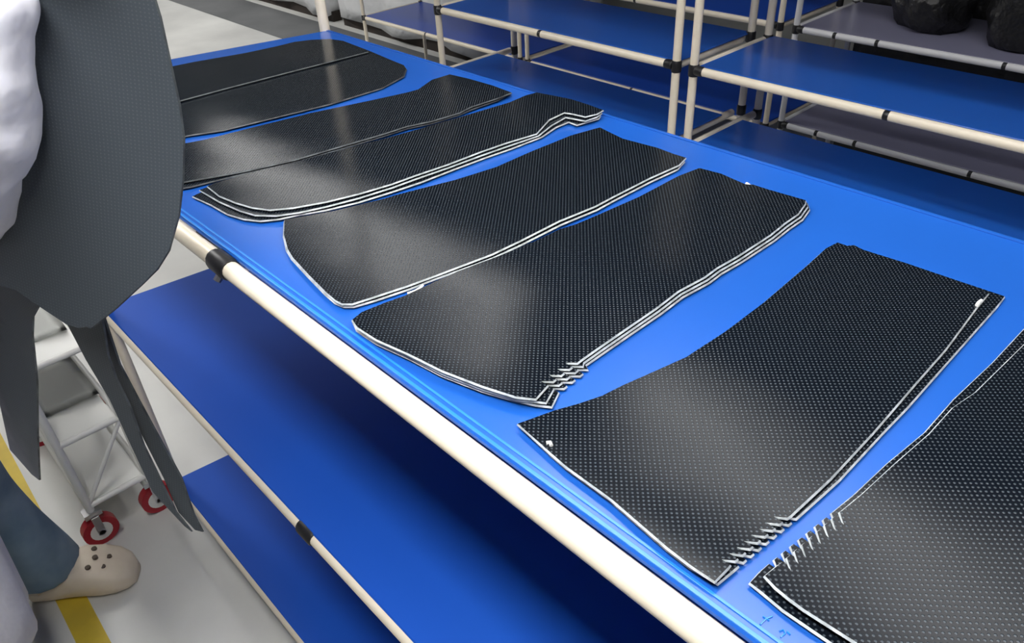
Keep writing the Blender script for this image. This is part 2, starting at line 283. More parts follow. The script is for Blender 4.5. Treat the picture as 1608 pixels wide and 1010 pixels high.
def add_tube(bm, pts, radii, seg=14, cap=True):
    pts = [Vector(p) for p in pts]
    if not hasattr(radii, '__len__'):
        radii = [radii] * len(pts)
    rings = []
    up = None
    for i, p in enumerate(pts):
        t = (pts[min(i + 1, len(pts) - 1)] - pts[max(i - 1, 0)]).normalized()
        if up is None:
            up = Vector((0, 0, 1)) if abs(t.z) < 0.9 else Vector((1, 0, 0))
        s = t.cross(up).normalized()
        up = s.cross(t).normalized()
        rings.append([bm.verts.new(p + (s * math.cos(2 * math.pi * k / seg) + up * math.sin(2 * math.pi * k / seg)) * radii[i])
                      for k in range(seg)])
    for a, b in zip(rings, rings[1:]):
        for k in range(seg):
            bm.faces.new((a[k], a[(k + 1) % seg], b[(k + 1) % seg], b[k]))
    if cap:
        bm.faces.new(rings[0])
        bm.faces.new(rings[-1][::-1])


def tube(name, pts, radii, material, parent=None, seg=14):
    off = parent_off(parent)
    bm = bmesh.new()
    add_tube(bm, [Vector(p) - off for p in pts], radii, seg)
    o = from_bm(name, bm, material, parent, smooth=True)
    mark_sharp(o.data)
    return o


def mark_sharp(me, ang=40):
    bm = bmesh.new()
    bm.from_mesh(me)
    for e in bm.edges:
        if len(e.link_faces) == 2 and e.calc_face_angle(0) > math.radians(ang):
            e.smooth = False
    bm.to_mesh(me)
    bm.free()


def loft(name, rings, material, parent=None, cap=True):
    """rings: lists of points, same count"""
    off = parent_off(parent)
    bm = bmesh.new()
    rv = [[bm.verts.new(Vector(p) - off) for p in r] for r in rings]
    n = len(rv[0])
    for a, b in zip(rv, rv[1:]):
        for k in range(n):
            bm.faces.new((a[k], a[(k + 1) % n], b[(k + 1) % n], b[k]))
    if cap:
        bm.faces.new(rv[0])
        bm.faces.new(rv[-1][::-1])
    return from_bm(name, bm, material, parent, smooth=True)


PIPE = 0.014


def pipe(name, a, b, parent, material=None, r=PIPE):
    return tube(name, [a, b], r, material or M['cream'], parent)


def joint(at, axis, parent, length=0.052, r=0.0175, material=None):
    """black clamp collar round a pipe, with its screw"""
    a = Vector(at)
    d = {'x': Vector((1, 0, 0)), 'y': Vector((0, 1, 0)), 'z': Vector((0, 0, 1))}[axis] * (length / 2)
    off = parent_off(parent)
    bm = bmesh.new()
    add_tube(bm, [a - d - off, a - d * 0.8 - off, a + d * 0.8 - off, a + d - off], [r * 0.9, r, r, r * 0.9])
    o = from_bm('joint', bm, material or M['joint'], parent, smooth=True)
    mark_sharp(o.data)
    return o


def panel(name, corners, ztop, thick, material, parent, bevel=0.002):
    off = parent_off(parent)
    bm = bmesh.new()
    top = [bm.verts.new(Vector((x, y, ztop)) - off) for x, y in corners]
    bot = [bm.verts.new(Vector((x, y, ztop - thick)) - off) for x, y in corners]
    n = len(corners)
    bm.faces.new(top)
    bm.faces.new(bot[::-1])
    for k in range(n):
        bm.faces.new((top[k], bot[k], bot[(k + 1) % n], top[(k + 1) % n]))
    bmesh.ops.bevel(bm, geom=bm.edges[:], offset=bevel, segments=1, affect='EDGES')
    return from_bm(name, bm, material, parent)


# ------------------------------------------------------------------ setting
def slab(name, a, b, material):
    return struct(box(name, a, b, material, bevel=0))


slab('floor', (-14, -7, -0.1), (7, 9, 0), M['floor'])
slab('ceiling', (-14, -7, 4.6), (7, 9, 4.7), M['ceil'])
slab('wall_back', (-14, 9, 0), (7, 9.1, 4.6), M['wall'])
slab('wall_front', (-14, -7.1, 0), (7, -7, 4.6), M['wall'])
slab('wall_left', (-14.1, -7, 0), (-14, 9, 4.6), M['wall'])
slab('wall_right', (7, -7, 0), (7.1, 9, 4.6), M['wall'])
bm = bmesh.new()
a0, a1 = Vector((-3.9, -0.03, 0)), Vector((0.5, -0.105, 0))
w = Vector((0, 0.038, 0))
bm.faces.new([bm.verts.new(p + Vector((0, 0, 0.0015))) for p in (a0 - w, a1 - w, a1 + w, a0 + w)])
struct(from_bm('trim_1', bm, M['yellow']), 'yellow line painted along the concrete floor')
bm = bmesh.new()
bm.faces.new([bm.verts.new(p) for p in ((-13.9, 3.62, 0.0015), (-4.6, 3.62, 0.0015), (-4.6, 4.2, 0.0015), (-13.9, 4.2, 0.0015))])
struct(from_bm('trim_2', bm, M['strip']), 'dark grey lane on the floor')  # a darker grey band along the floor


# ceiling lamps: long tubes; the two farthest left are added for fill
def ceiling_light(x0, x1, y, z, width, strength, label):
    t = thing('ceiling_light', ((x0 + x1) / 2, y, z), label, 'lamp', 'ceiling tube lamps of the hall')
    em = mat('lamp_glow', (0.9, 0.9, 0.9), 0.6, emit=((1.0, 0.985, 0.96), strength))
    box('diffuser', (x0, y - width / 2, z - 0.03), (x1, y + width / 2, z), em, t, bevel=0)
    box('housing', (x0 - 0.02, y - width / 2 - 0.02, z), (x1 + 0.02, y + width / 2 + 0.02, z + 0.06), M['lamp_body'], t)
    for x in (x0 + 0.2, x1 - 0.2):
        tube('hanger', [(x, y, z + 0.06), (x, y, 4.6)], 0.006, M['bolt'], t, seg=6)


ceiling_light(-1.5, 0.45, -0.10, 2.75, 0.24, LAMP_MAIN, 'long tube lamp hanging above the aisle before the workbench')
ceiling_light(-6.6, -2.7, 2.42, 3.6, 0.27, LAMP_BACK, 'long tube lamp hanging above the left end of the back racks')
ceiling_light(-1.9, 1.2, 2.42, 3.6, 0.30, LAMP_BACK, 'long tube lamp hanging above the right end of the back racks')
ceiling_light(-5.6, -3.6, 0.2, 3.7, 0.4, LAMP_FILL, 'added fill lamp hanging far left beyond the trolley')  # unseen lamp, added to brighten the floor at the left
ceiling_light(-1.4, 1.0, 1.25, 3.0, 0.2, LAMP_MAIN * 0.5, 'tube lamp hanging above the right half of the workbench')
ceiling_light(-12.5, -7.8, 1.2, 3.6, 0.5, LAMP_FILL * 1.4, 'added fill lamp hanging far left for the wrapped goods')  # unseen lamp, added to brighten the far floor and pallets

# ------------------------------------------------------------------ workbench
ZT, ZL, ZB = 1.45, 0.828, 0.125
XF, XB, XR = -2.15, -1.97, 1.25       # left end at the front, at the back; right end
YF, YB = 0.352, 1.128
bench = thing('workbench', (-0.4, 0.74, 0), 'large blue topped pipe workbench with two lower shelves, covered in cut black sheets', 'workbench')
panel('table_top', ((XF, YF), (XR, YF), (XR, YB), (XB, YB)), ZT, 0.008, M['blue'], bench)
# raised edge strips of the top, front and back
for y, wd, h in ((YF + 0.004, 0.004, 0.0016), (YF + 0.0125, 0.003, 0.0012)):
    bm = bmesh.new()
    add_box(bm, Vector((XF, y - wd / 2, ZT - 0.001)) - bench.location, Vector((XR, y + wd / 2, ZT + h)) - bench.location, 0.0004)
    from_bm('edge_strip', bm, M['blue_edge'], bench)
bm = bmesh.new()
add_box(bm, Vector((XB, YB - 0.012, ZT - 0.001)) - bench.location, Vector((XR, YB - 0.004, ZT + 0.0015)) - bench.location, 0.0004)
from_bm('edge_strip', bm, M['blue'], bench)
JX = [-1.017, 0.12]


def rail_with_joints(x0, x1, y, z, joints, parent, material=None):
    xs = [x0] + list(joints) + [x1]
    for a, b in zip(xs, xs[1:]):
        pipe('rail', (a + (0.024 if a != x0 else 0), y, z), (b - (0.024 if b != x1 else 0), y, z), parent, material)
    for j in joints:
        joint((j, y, z), 'x', parent)


rail_with_joints(XF + 0.03, XR - 0.03, YF - 0.012, ZT - 0.016, JX, bench)
rail_with_joints(XB + 0.03, XR - 0.03, YB - 0.02, ZT - 0.023, [-1.017, 0.12], bench)
for z, yf in ((ZL, YF + 0.003), (ZB, YF + 0.003)):
    panel('shelf_panel', ((XF, YF), (XR, YF), (XR, YB), (XB - 0.1, YB)), z, 0.007, M['blue_shelf'], bench)
    rail_with_joints(XF + 0.03, XR - 0.03, yf, z - 0.018, [-1.035, 0.12], bench)
    rail_with_joints(XB - 0.05, XR - 0.03, YB - 0.02, z - 0.022, [-1.017, 0.12], bench)
    for x in (XF + 0.015, XR - 0.015, -1.035, 0.12):
        xx = x if x > XF + 0.1 else None
        pipe('cross_rail', (x, YF + 0.03, z - 0.022), (x if xx else XB - 0.1, YB - 0.04, z - 0.022), bench)
for x in (-1.017, 0.12):
    pipe('cross_rail', (x, YF + 0.02, ZT - 0.026), (x, YB - 0.04, ZT - 0.026), bench)
pipe('cross_rail', (XF + 0.015, YF + 0.02, ZT - 0.024), (XB + 0.015, YB - 0.04, ZT - 0.024), bench)
posts = [(XF + 0.01, YF + 0.006, ZT - 0.03), (XB - 0.012, YB - 0.008, 2.45), (XR - 0.02, YF + 0.006, ZT - 0.03), (XR - 0.02, YB - 0.008, 2.45)]
for x, y, zt in posts:
    pipe('post', (x, y, 0.012), (x, y, zt), bench)
    tube('foot', [(x, y, 0), (x, y, 0.006), (x, y, 0.02)], [0.024, 0.024, 0.012], M['joint'], bench)
    for z in (ZL - 0.02, ZB - 0.02, ZT - 0.03):
        joint((x, y, z), 'z', bench, length=0.05)
pipe('top_rail', (XB - 0.012, YB - 0.008, 2.44), (XR - 0.02, YB - 0.008, 2.44), bench)
tube('screw', [(JX[0] + 0.006, YF - 0.03, ZT - 0.034), (JX[0] + 0.006, YF - 0.022, ZT - 0.026)], 0.006, M['bolt'], bench, seg=6)


# ------------------------------------------------------------------ storage racks
def rack(x0, x1, y0, y1, levels, ztop, panel_mats, label, mids=(0.5,), pm=None, group=None, mid_levels=None):
    t = thing('storage_rack', ((x0 + x1) / 2, (y0 + y1) / 2, 0), label, 'rack', group)
    pm = pm or M['cream']
    for x in (x0, x1):
        for y in (y0, y1):
            zs = [0.01] + [z - 0.014 for z in levels if z < ztop] + [ztop]
            for a, b in zip(zs, zs[1:]):
                pipe('post', (x, y, a + (0.018 if a > 0.02 else 0)), (x, y, b - (0.018 if b < ztop else 0)), t, pm)
            tube('foot', [(x, y, 0), (x, y, 0.006), (x, y, 0.02)], [0.024, 0.024, 0.012], M['joint'], t)
            for z in levels:
                joint((x, y, z - 0.014), 'z', t, length=0.038)
    for i, z in enumerate(levels):
        zc = z - 0.014
        pmat = panel_mats[i % len(panel_mats)]
        yb = y1 - 0.12 if abs(z - 0.941) < 0.001 else y1 + 0.01      # the third level is shallower
        panel('shelf_panel', ((x0 + 0.012, y0 + 0.012), (x1 - 0.004, y0 + 0.012), (x1 - 0.004, yb), (x0 + 0.012, yb)), z, 0.006, pmat, t)
        ms = [x0 + (x1 - x0) * q for q in mids]
        xs = [x0 + 0.034] + ms + [x1 - 0.034]
        for k, (a, b) in enumerate(zip(xs, xs[1:])):
            pipe('rail', (a + (0.008 if k else 0), y0 - 0.004, zc + 0.002), (b - (0.008 if k < len(xs) - 2 else 0), y0 - 0.004, zc + 0.002), t, pm)
        for q in ms:
            joint((q, y0 - 0.004, zc + 0.002), 'x', t, length=0.022, r=0.0135)
        for x, s in ((x0, 1), (x1, -1)):
            joint((x + s * 0.026, y0 - 0.004, zc + 0.002), 'x', t, length=0.03, r=0.016)
        pipe('back_rail', (x0 + 0.03, yb - 0.012, zc - 0.012), (x1 - 0.03, yb - 0.012, zc - 0.012), t, pm)
        for x, dz in ((x0, 0.004), (x1 - 0.022, -0.0085)):
            pipe('side_rail', (x, y0 + 0.035, zc + dz), (x, y1 - 0.03, zc + dz), t, pm)
    return t


lev = [0.12, 0.5, 0.941, 1.21, 1.62]
rack(-2.777, -1.52, 2.125, 2.562, lev, 2.4, [M['blue']], 'cream pipe rack with bright blue shelves, left of the paired posts behind the workbench', group='blue shelved racks behind the workbench')
rack(-1.451, -0.174, 2.125, 2.562, lev, 2.4, [M['blue']], 'cream pipe rack with bright blue shelves, right of the paired posts behind the workbench', group='blue shelved racks behind the workbench')
lev2 = [0.519, 1.006, 1.75]
rack(-5.45, -3.675, 3.438, 4.0, lev2, 2.3, [M['blue_dark']], 'pipe rack with dark blue low shelf standing farthest left by the wrapped goods', mids=(0.45,), group='racks of the second row')
rack(-3.606, -1.894, 3.438, 4.0, lev2, 2.3, [M['blue_dark']], 'middle rack of the far second row, seen between blue shelves', mids=(0.5,), group='racks of the second row')
r3 = rack(-1.812, -0.062, 3.438, 4.0, [0.552, 1.006, 1.75], 2.3, [M['grey_sheen_panel']], 'far rack with shelves greyed by painted reflection and white pipes at upper right', mids=(0.11, 0.22, 0.51), pm=M['white_pipe'], group='racks of the second row')

box('shade_panel', (-1.79, 4.02, 0.08), (-0.08, 4.03, 1.74), M['bag'], r3)  # black sheet added to stand in for the dark behind the shelves


# black bundles on the far grey shelf
def bundle(name, c, size, label, seed, group=None):
    r = random.Random(seed)
    bm = bmesh.new()
    bmesh.ops.create_icosphere(bm, subdivisions=3, radius=1.0)
    for v in bm.verts:
        p = v.co.copy()
        k = 1 + 0.13 * math.sin(4 * p.x + seed) + 0.10 * math.sin(5 * p.y + 2 * seed) + 0.06 * math.sin(9 * p.z + p.x * 6)
        sq = lambda q: math.copysign(abs(q) ** 0.7, q)
        v.co = Vector((sq(p.x) * size[0] * k, sq(p.y) * size[1] * k, max(sq(p.z) * k, -0.8) * size[2] + 0.8 * size[2]))
    o = from_bm(name, bm, M['bag'], smooth=True)
    o.location = c
    tie = bmesh.new()
    add_tube(tie, [(0.0, 0, size[2] * 1.7), (0.03, 0.02, size[2] * 1.95), (0.07, 0.0, size[2] * 2.0)], [0.03, 0.016, 0.03], 8)
    from_bm('tied_neck', tie, M['bag'], o, smooth=True)
    return tag(o, label, 'bundle', group)


bundle('black_bundle', (-1.35, 3.775, 1.006), (0.17, 0.16, 0.12), 'black wrapped bundle on the far grey shelf, the one nearest the paired posts', 1, 'black bundles on the far shelf')
bundle('black_bundle', (-0.925, 3.75, 1.006), (0.2, 0.18, 0.16), 'black wrapped bundle in the middle of the far grey shelf', 2, 'black bundles on the far shelf')
bundle('black_bundle', (-0.438, 3.738, 1.006), (0.23, 0.18, 0.17), 'rightmost black wrapped bundle on the far grey shelf', 3, 'black bundles on the far shelf')
tag(tube('tape_roll', [(-0.537, 3.5, 0.5535), (-0.537, 3.5, 0.592)], [0.05, 0.05], M['teal'], seg=20), 'small teal roll on the far lower shelf at the right edge', 'tape roll')


# ------------------------------------------------------------------ cut sheets
def cdt(outline, step):
    n = len(outline)
    pts = [Vector(p) for p in outline]
    xs = [p.x for p in pts]
    ys = [p.y for p in pts]
    inner = []

    def inside(q):
        c = False
        for i in range(n):
            a, b = pts[i], pts[i - 1]
            if (a.y > q.y) != (b.y > q.y) and q.x < (b.x - a.x) * (q.y - a.y) / (b.y - a.y) + a.x:
                c = not c
        return c

    def far(q):
        for i in range(n):
            a, b = pts[i - 1], pts[i]
            d = b - a
            t = max(0, min(1, (q - a).dot(d) / max(d.length_squared, 1e-12)))
            if (q - a - d * t).length < step * 0.35:
                return False
        return True
    x = min(xs) + step / 2
    while x < max(xs):
        y = min(ys) + step / 2
        while y < max(ys):
            q = Vector((x, y))
            if inside(q) and far(q):
                inner.append(q)
            y += step
        x += step
    v, e, f, *_ = delaunay_2d_cdt(pts + inner, [(i, (i + 1) % n) for i in range(n)], [list(range(n))], 1, 1e-6)
    return v, f


def sheet(name, outline, place, thick, parent=None, material=None, step=0.035, edge_mat=None, flare=0.0014):
    """thin soft sheet: the body carries both faces, its child the pale cut edge. place(u, v) -> (top point, unit normal)"""
    v2, faces = cdt(outline, step)
    tops = [place(p.x, p.y) for p in v2]
    cx = sum((t[0] for t in tops), Vector()) / len(tops)
    me = bpy.data.meshes.new(name)
    n = len(v2)
    verts = [t[0] - cx for t in tops] + [t[0] - t[1] * thick - cx for t in tops]
    fc = []
    for f in faces:
        a, b, c = (verts[i] for i in f)
        if (b - a).cross(c - a).dot(tops[f[0]][1]) < 0:
            f = f[::-1]
        fc.append(list(f))
    count = {}
    for f in fc:
        for i in range(len(f)):
            a, b = f[i], f[(i + 1) % len(f)]
            count[(a, b)] = 1
    border = [(a, b) for (a, b) in count if (b, a) not in count]
    allf = fc + [[i + n for i in f[::-1]] for f in fc]
    me.from_pydata(verts, [], allf)
    me.materials.append(material or M['sheet'])
    me.materials.append(M['sheet_back'])
    uv = me.uv_layers.new(name='UVMap')
    for p in me.polygons:
        if p.index >= len(fc):
            p.material_index = 1
        p.use_smooth = True
        for li in p.loop_indices:
            q = v2[me.loops[li].vertex_index % n]
            uv.data[li].uv = (q.x, q.y)
    o = bpy.data.objects.new(name, me)
    COL.objects.link(o)
    o.location = cx
    em = bpy.data.meshes.new('cut_edge')
    idx = {}
    ev = []
    ef = []
    out = {}
    for a, b in border:
        d = verts[b] - verts[a]
        o_ = d.cross(tops[a][1])
        if o_.length > 1e-9:
            o_.normalize()
            for i in (a, b):
                out[i] = out.get(i, Vector()) + o_
    for i in out:
        if out[i].length > 1e-6:
            out[i] = out[i].normalized() * flare
    for a, b in border:
        for i in (a, b):
            for k in (i, i + n):
                if k not in idx:
                    idx[k] = len(ev)
                    ev.append(verts[k] + (out.get(i, Vector()) if k >= n else Vector()))
        ef.append([idx[a], idx[a + n], idx[b + n], idx[b]])
    em.from_pydata(ev, [], ef)
    link('cut_edge', em, edge_mat or M['edge'], o)
    return o


def wave(x, y, s):
    return 0.5 + 0.25 * math.sin(11 * x + 7 * y + s) + 0.25 * math.sin(17 * y - 9 * x + 2.1 * s)


def table_sheet(key, layer, seed, label, group, edge_mat=None):
    def place(u, v):
        z = ZT + 0.0046 + layer * 0.0042 + 0.0022 * wave(u, v, seed) * (1 + 0.5 * layer)
        return Vector((u, v, z)), Vector((0, 0, 1))
    o = sheet('cut_sheet', DATA[key], place, 0.0021, edge_mat=edge_mat)
    return tag(o, label, 'sheet', group)


G = 'cut black sheets laid out on the blue workbench'
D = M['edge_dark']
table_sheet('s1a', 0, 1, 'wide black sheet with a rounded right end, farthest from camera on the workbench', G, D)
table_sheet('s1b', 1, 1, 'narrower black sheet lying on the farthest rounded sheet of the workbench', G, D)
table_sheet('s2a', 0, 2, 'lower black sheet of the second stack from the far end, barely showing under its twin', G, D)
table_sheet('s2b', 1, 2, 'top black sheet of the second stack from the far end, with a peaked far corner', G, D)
table_sheet('s3a', 0, 3, 'bottom layer of the three sheet stack with curved left end and notched tip', G)
table_sheet('s3b', 1, 3, 'middle layer of the three sheet stack with curved left end and notched tip', G)
table_sheet('s3c', 2, 3, 'top layer of the three sheet stack with curved left end and notched tip', G)
table_sheet('s4a', 0, 4, 'lower layer of the two sheet stack with pointed near corner, fourth from the far end', G)
table_sheet('s4b', 1, 4, 'top layer of the two sheet stack with pointed near corner, fourth from the far end', G)
table_sheet('s5a', 0, 5, 'bottom layer of the three sheet stack with zigzag corner in the middle of the workbench', G)
table_sheet('s5b', 1, 5, 'middle layer of the three sheet stack with zigzag corner in the middle of the workbench', G)
table_sheet('s5c', 2, 5, 'top layer of the three sheet stack with zigzag corner in the middle of the workbench', G)
table_sheet('s6a', 0, 6, 'lower layer of the large studded sheet pair with toothed right edge', G)
table_sheet('s6b', 1, 6, 'top layer of the large studded sheet pair with toothed right edge', G)
table_sheet('s7a', 0, 7, 'lower layer of the nearest sheet pair, cut off by the right edge of the photo', G)
table_sheet('s7b', 2, 7, 'top layer of the nearest sheet pair, cut off by the right edge of the photo', G)


# faint chalk scribbles on the blue top
for pts in ([(-0.1456, 0.3749, 1.4506), (-0.14, 0.375, 1.4506)], [(-0.1404, 0.3802, 1.4506), (-0.1427, 0.3747, 1.4506), (-0.1431, 0.3672, 1.4506)], [(-0.1295, 0.3723, 1.4506), (-0.1283, 0.3758, 1.4506), (-0.1255, 0.3739, 1.4506), (-0.1262, 0.3687, 1.4506)], [(-0.1254, 0.3764, 1.4506), (-0.1222, 0.3757, 1.4506)]):
    tube('chalk_mark', pts, 0.0007, M['blue_edge'], bench, seg=5)


# scraps of thread
def scrap(pts, r, label):
    o = tube('thread_scrap', pts, r, M['thread'], None, seg=6)
    return tag(o, label, 'scrap', 'white scraps on the workbench')


scrap([(-0.7177, 0.4566, 1.4605), (-0.7152, 0.4671, 1.4605), (-0.7164, 0.4764, 1.4605), (-0.7188, 0.4825, 1.4605)], 0.0016, 'curled white scrap between the fourth and fifth stacks')
scrap([(-0.5776, 1.0169, 1.4605), (-0.5682, 1.0129, 1.4605), (-0.5626, 1.0148, 1.4605)], 0.0022, 'tiny white scrap at the far edge of the middle stack')
scrap([(-0.1918, 0.908, 1.4605), (-0.1928, 0.9163, 1.4605), (-0.1922, 0.9225, 1.4605)], 0.0022, 'tiny white scrap on the far right corner of the large sheet')
scrap([(-0.3967, 0.3867, 1.4605), (-0.3946, 0.3899, 1.4605), (-0.3906, 0.3876, 1.4605)], 0.002, 'pale lint speck near the left corner of the large sheet')


# ------------------------------------------------------------------ held sheets
HA, HT, HN = (Vector(v) for v in HANG)


def hang_place(off, bend, tilt=0.0, phase=0.0):
    def place(u, v):
        # soft sheet hanging from its top edge: the lower part curls towards the aisle, the side edges bow back
        low = max(0.0, 1.66 - v)
        k = bend * low * low - 0.5 * (u - 0.03) ** 2 + 0.010 * math.sin(9 * v + 6 * u + phase)
        p = HA + HT * u
        p = Vector((p.x, p.y, v)) + HN * (k - off)
        dv = -2 * bend * low + 0.09 * math.cos(9 * v + 6 * u + phase)
        du = -1.0 * (u - 0.03) + 0.06 * math.cos(9 * v + 6 * u + phase)
        nrm = (HN - Vector((0, 0, 1)) * dv - HT * du).normalized()
        return p, nrm
    return place


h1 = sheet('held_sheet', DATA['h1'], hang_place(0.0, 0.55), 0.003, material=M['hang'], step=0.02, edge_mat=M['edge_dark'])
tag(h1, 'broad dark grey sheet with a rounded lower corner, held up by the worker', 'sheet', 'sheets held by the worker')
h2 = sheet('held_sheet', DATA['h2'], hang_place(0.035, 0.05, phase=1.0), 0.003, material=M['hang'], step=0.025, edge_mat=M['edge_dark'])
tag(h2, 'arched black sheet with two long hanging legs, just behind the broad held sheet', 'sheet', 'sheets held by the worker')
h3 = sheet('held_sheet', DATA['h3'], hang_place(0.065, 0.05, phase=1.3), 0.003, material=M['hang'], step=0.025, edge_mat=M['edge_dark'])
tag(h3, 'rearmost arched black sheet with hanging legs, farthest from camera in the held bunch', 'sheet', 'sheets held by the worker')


# ------------------------------------------------------------------ worker
def skin(name, verts, edges, radii, roots, material, parent, sub=2):
    off = parent_off(parent)
    me = bpy.data.meshes.new(name)
    me.from_pydata([Vector(v) - off for v in verts], edges, [])
    o = link(name, me, material, parent)
    sk = o.modifiers.new('skin', 'SKIN')
    sk.use_smooth_shade = True
    for i, r in enumerate(radii):
        sv = me.skin_vertices[0].data[i]
        sv.radius = (r, r) if not hasattr(r, '__len__') else r
        sv.use_root = i in roots
    o.modifiers.new('subdivision', 'SUBSURF').levels = sub
    o.modifiers['subdivision'].render_levels = sub
    return o


class Chain:
    def __init__(self):
        self.v, self.e, self.r, self.roots = [], [], [], set()

    def add(self, pts, start=None):
        """pts: (point, radius); returns the indices"""
        ids = []
        prev = start
        for p, r in pts:
            self.v.append(Vector(p))
            self.r.append(r)
            i = len(self.v) - 1
            if prev is not None:
                self.e.append((prev, i))
            else:
                self.roots.add(i)
            prev = i
            ids.append(i)
        return ids

    def build(self, name, material, parent, sub=2):
        return skin(name, self.v, self.e, self.r, self.roots, material, parent, sub)


person = thing('person', (-1.85, -0.13, 0), 'worker in a pale lilac long coat and blue jeans holding up dark sheets', 'person')
PEL = Vector((-1.78, -0.21, 0.98))
CH = Vector((-1.52, -0.09, 1.34))
NK = Vector((-1.42, -0.085, 1.50))
SL, SR = Vector((-1.40, 0.075, 1.43)), Vector((-1.42, -0.27, 1.43))
EL, ER = Vector((-1.075, 0.108, 1.672)), Vector((-1.13, -0.22, 1.62))
WL, WR = Vector((-1.015, 0.205, 1.852)), Vector((-1.09, 0.02, 1.79))
HIL, HIR = Vector((-1.82, -0.13, 0.93)), Vector((-1.76, -0.29, 0.93))
KL, KR = Vector((-2.05, -0.11, 0.50)), Vector((-1.735, -0.285, 0.52))
AL, AR = Vector((-2.105, -0.075, 0.10)), Vector((-1.80, -0.32, 0.10))
FD = Vector((0.55, 0.83, 0)).normalized()      # where the clogs point
FR = Vector((0.80, 0.45, 0)).normalized()

c = Chain()
sp = c.add([(PEL, 0.125), ((PEL + CH) / 2, 0.115), (CH, 0.125), (NK, 0.06), (NK + Vector((0.03, 0.01, 0.07)), 0.055),
            (NK + Vector((0.045, 0.015, 0.15)), 0.085), (NK + Vector((0.04, 0.015, 0.22)), 0.08), (NK + Vector((0.035, 0.015, 0.26)), 0.045)])
c.add([(NK + Vector((0.10, 0.03, 0.115)), 0.05), (NK + Vector((0.135, 0.04, 0.10)), 0.025)], sp[5])      # jaw and chin
c.add([(NK + Vector((0.13, 0.035, 0.165)), 0.018), (NK + Vector((0.155, 0.042, 0.15)), 0.011)], sp[5])   # nose
c.add([(SL, 0.055), ((SL + EL) / 2, 0.045), (EL, 0.038), ((EL * 2 + WL) / 3, 0.040), (WL, 0.026)], sp[2])
c.add([(SR, 0.055), ((SR + ER) / 2, 0.045), (ER, 0.038), ((ER * 2 + WR) / 3, 0.040), (WR, 0.026)], sp[2])
c.add([(HIL, 0.085), ((HIL + KL) / 2, 0.075), (KL, 0.055), ((KL * 2 + AL) / 3, 0.055), (AL, 0.035), (AL + FD * 0.08 - Vector((0, 0, 0.06)), 0.03)], sp[0])
c.add([(HIR, 0.085), ((HIR + KR) / 2, 0.075), (KR, 0.055), ((KR * 2 + AR) / 3, 0.055), (AR, 0.035), (AR + FR * 0.08 - Vector((0, 0, 0.06)), 0.03)], sp[0])


def hand(ch, wrist, along, over, side):
    """palm and five fingers closing over the top edge of a sheet: along = forearm direction, over = where the fingers curl to"""
    along, over = along.normalized(), over.normalized()
    across = along.cross(over).normalized() * side
    palm = ch.add([(wrist + along * 0.015, (0.024, 0.018)), (wrist + along * 0.055, (0.036, 0.015)), (wrist + along * 0.085, (0.034, 0.012))])
    for k, (s, ln) in enumerate(((-0.030, 0.9), (-0.010, 1.0), (0.010, 0.95), (0.029, 0.75))):
        b = wrist + along * 0.082 + across * s
        p1 = b + (along * 0.7 + over * 0.5).normalized() * 0.036 * ln
        p2 = p1 + (along * 0.0 + over * 1.0).normalized() * 0.026 * ln
        p3 = p2 + (over * 0.4 - along * 1.0).normalized() * 0.022 * ln
        ch.add([(b - along * 0.02, 0.0095), (b, 0.0095), (p1, 0.0088), (p2, 0.0082), (p3, 0.0065)])
    b = wrist + along * 0.035 - across * 0.03
    p1 = b + (along * 0.6 - across * 0.8 + over * 0.2).normalized() * 0.034
    p2 = p1 + (along * 0.8 + over * 0.5 - across * 0.1).normalized() * 0.030
    p3 = p2 + (along * 0.5 + over * 0.6 + across * 0.1).normalized() * 0.022
    ch.add([(b + across * 0.012, 0.012), (p1, 0.011), (p2, 0.0095), (p3, 0.0075)])


hand(c, WL, WL - EL, -HN + Vector((0, 0, 0.1)), 1)
hand(c, WR, WR - ER, -HN + Vector((0, 0, 0.1)), -1)
c.build('body', M['skin'], person, 2)

# jeans: hips and both legs
j = Chain()
h = j.add([(PEL + Vector((0, 0, -0.01)), 0.145), (PEL + Vector((0, 0, 0.07)), 0.135)])
j.add([(HIL, 0.10), ((HIL + KL) / 2, 0.092), (KL, 0.080), ((KL + AL) / 2, 0.088), (AL + Vector((0.0, 0.0, 0.03)), 0.106), (AL + Vector((0, 0, -0.015)), 0.112)], h[0])
j.add([(HIR, 0.10), ((HIR + KR) / 2, 0.092), (KR, 0.078), ((KR + AR) / 2, 0.076), (AR + Vector((0.0, 0.0, 0.03)), 0.080), (AR + Vector((0, 0, -0.012)), 0.082)], h[0])
j.build('jeans', M['jeans'], person, 2)


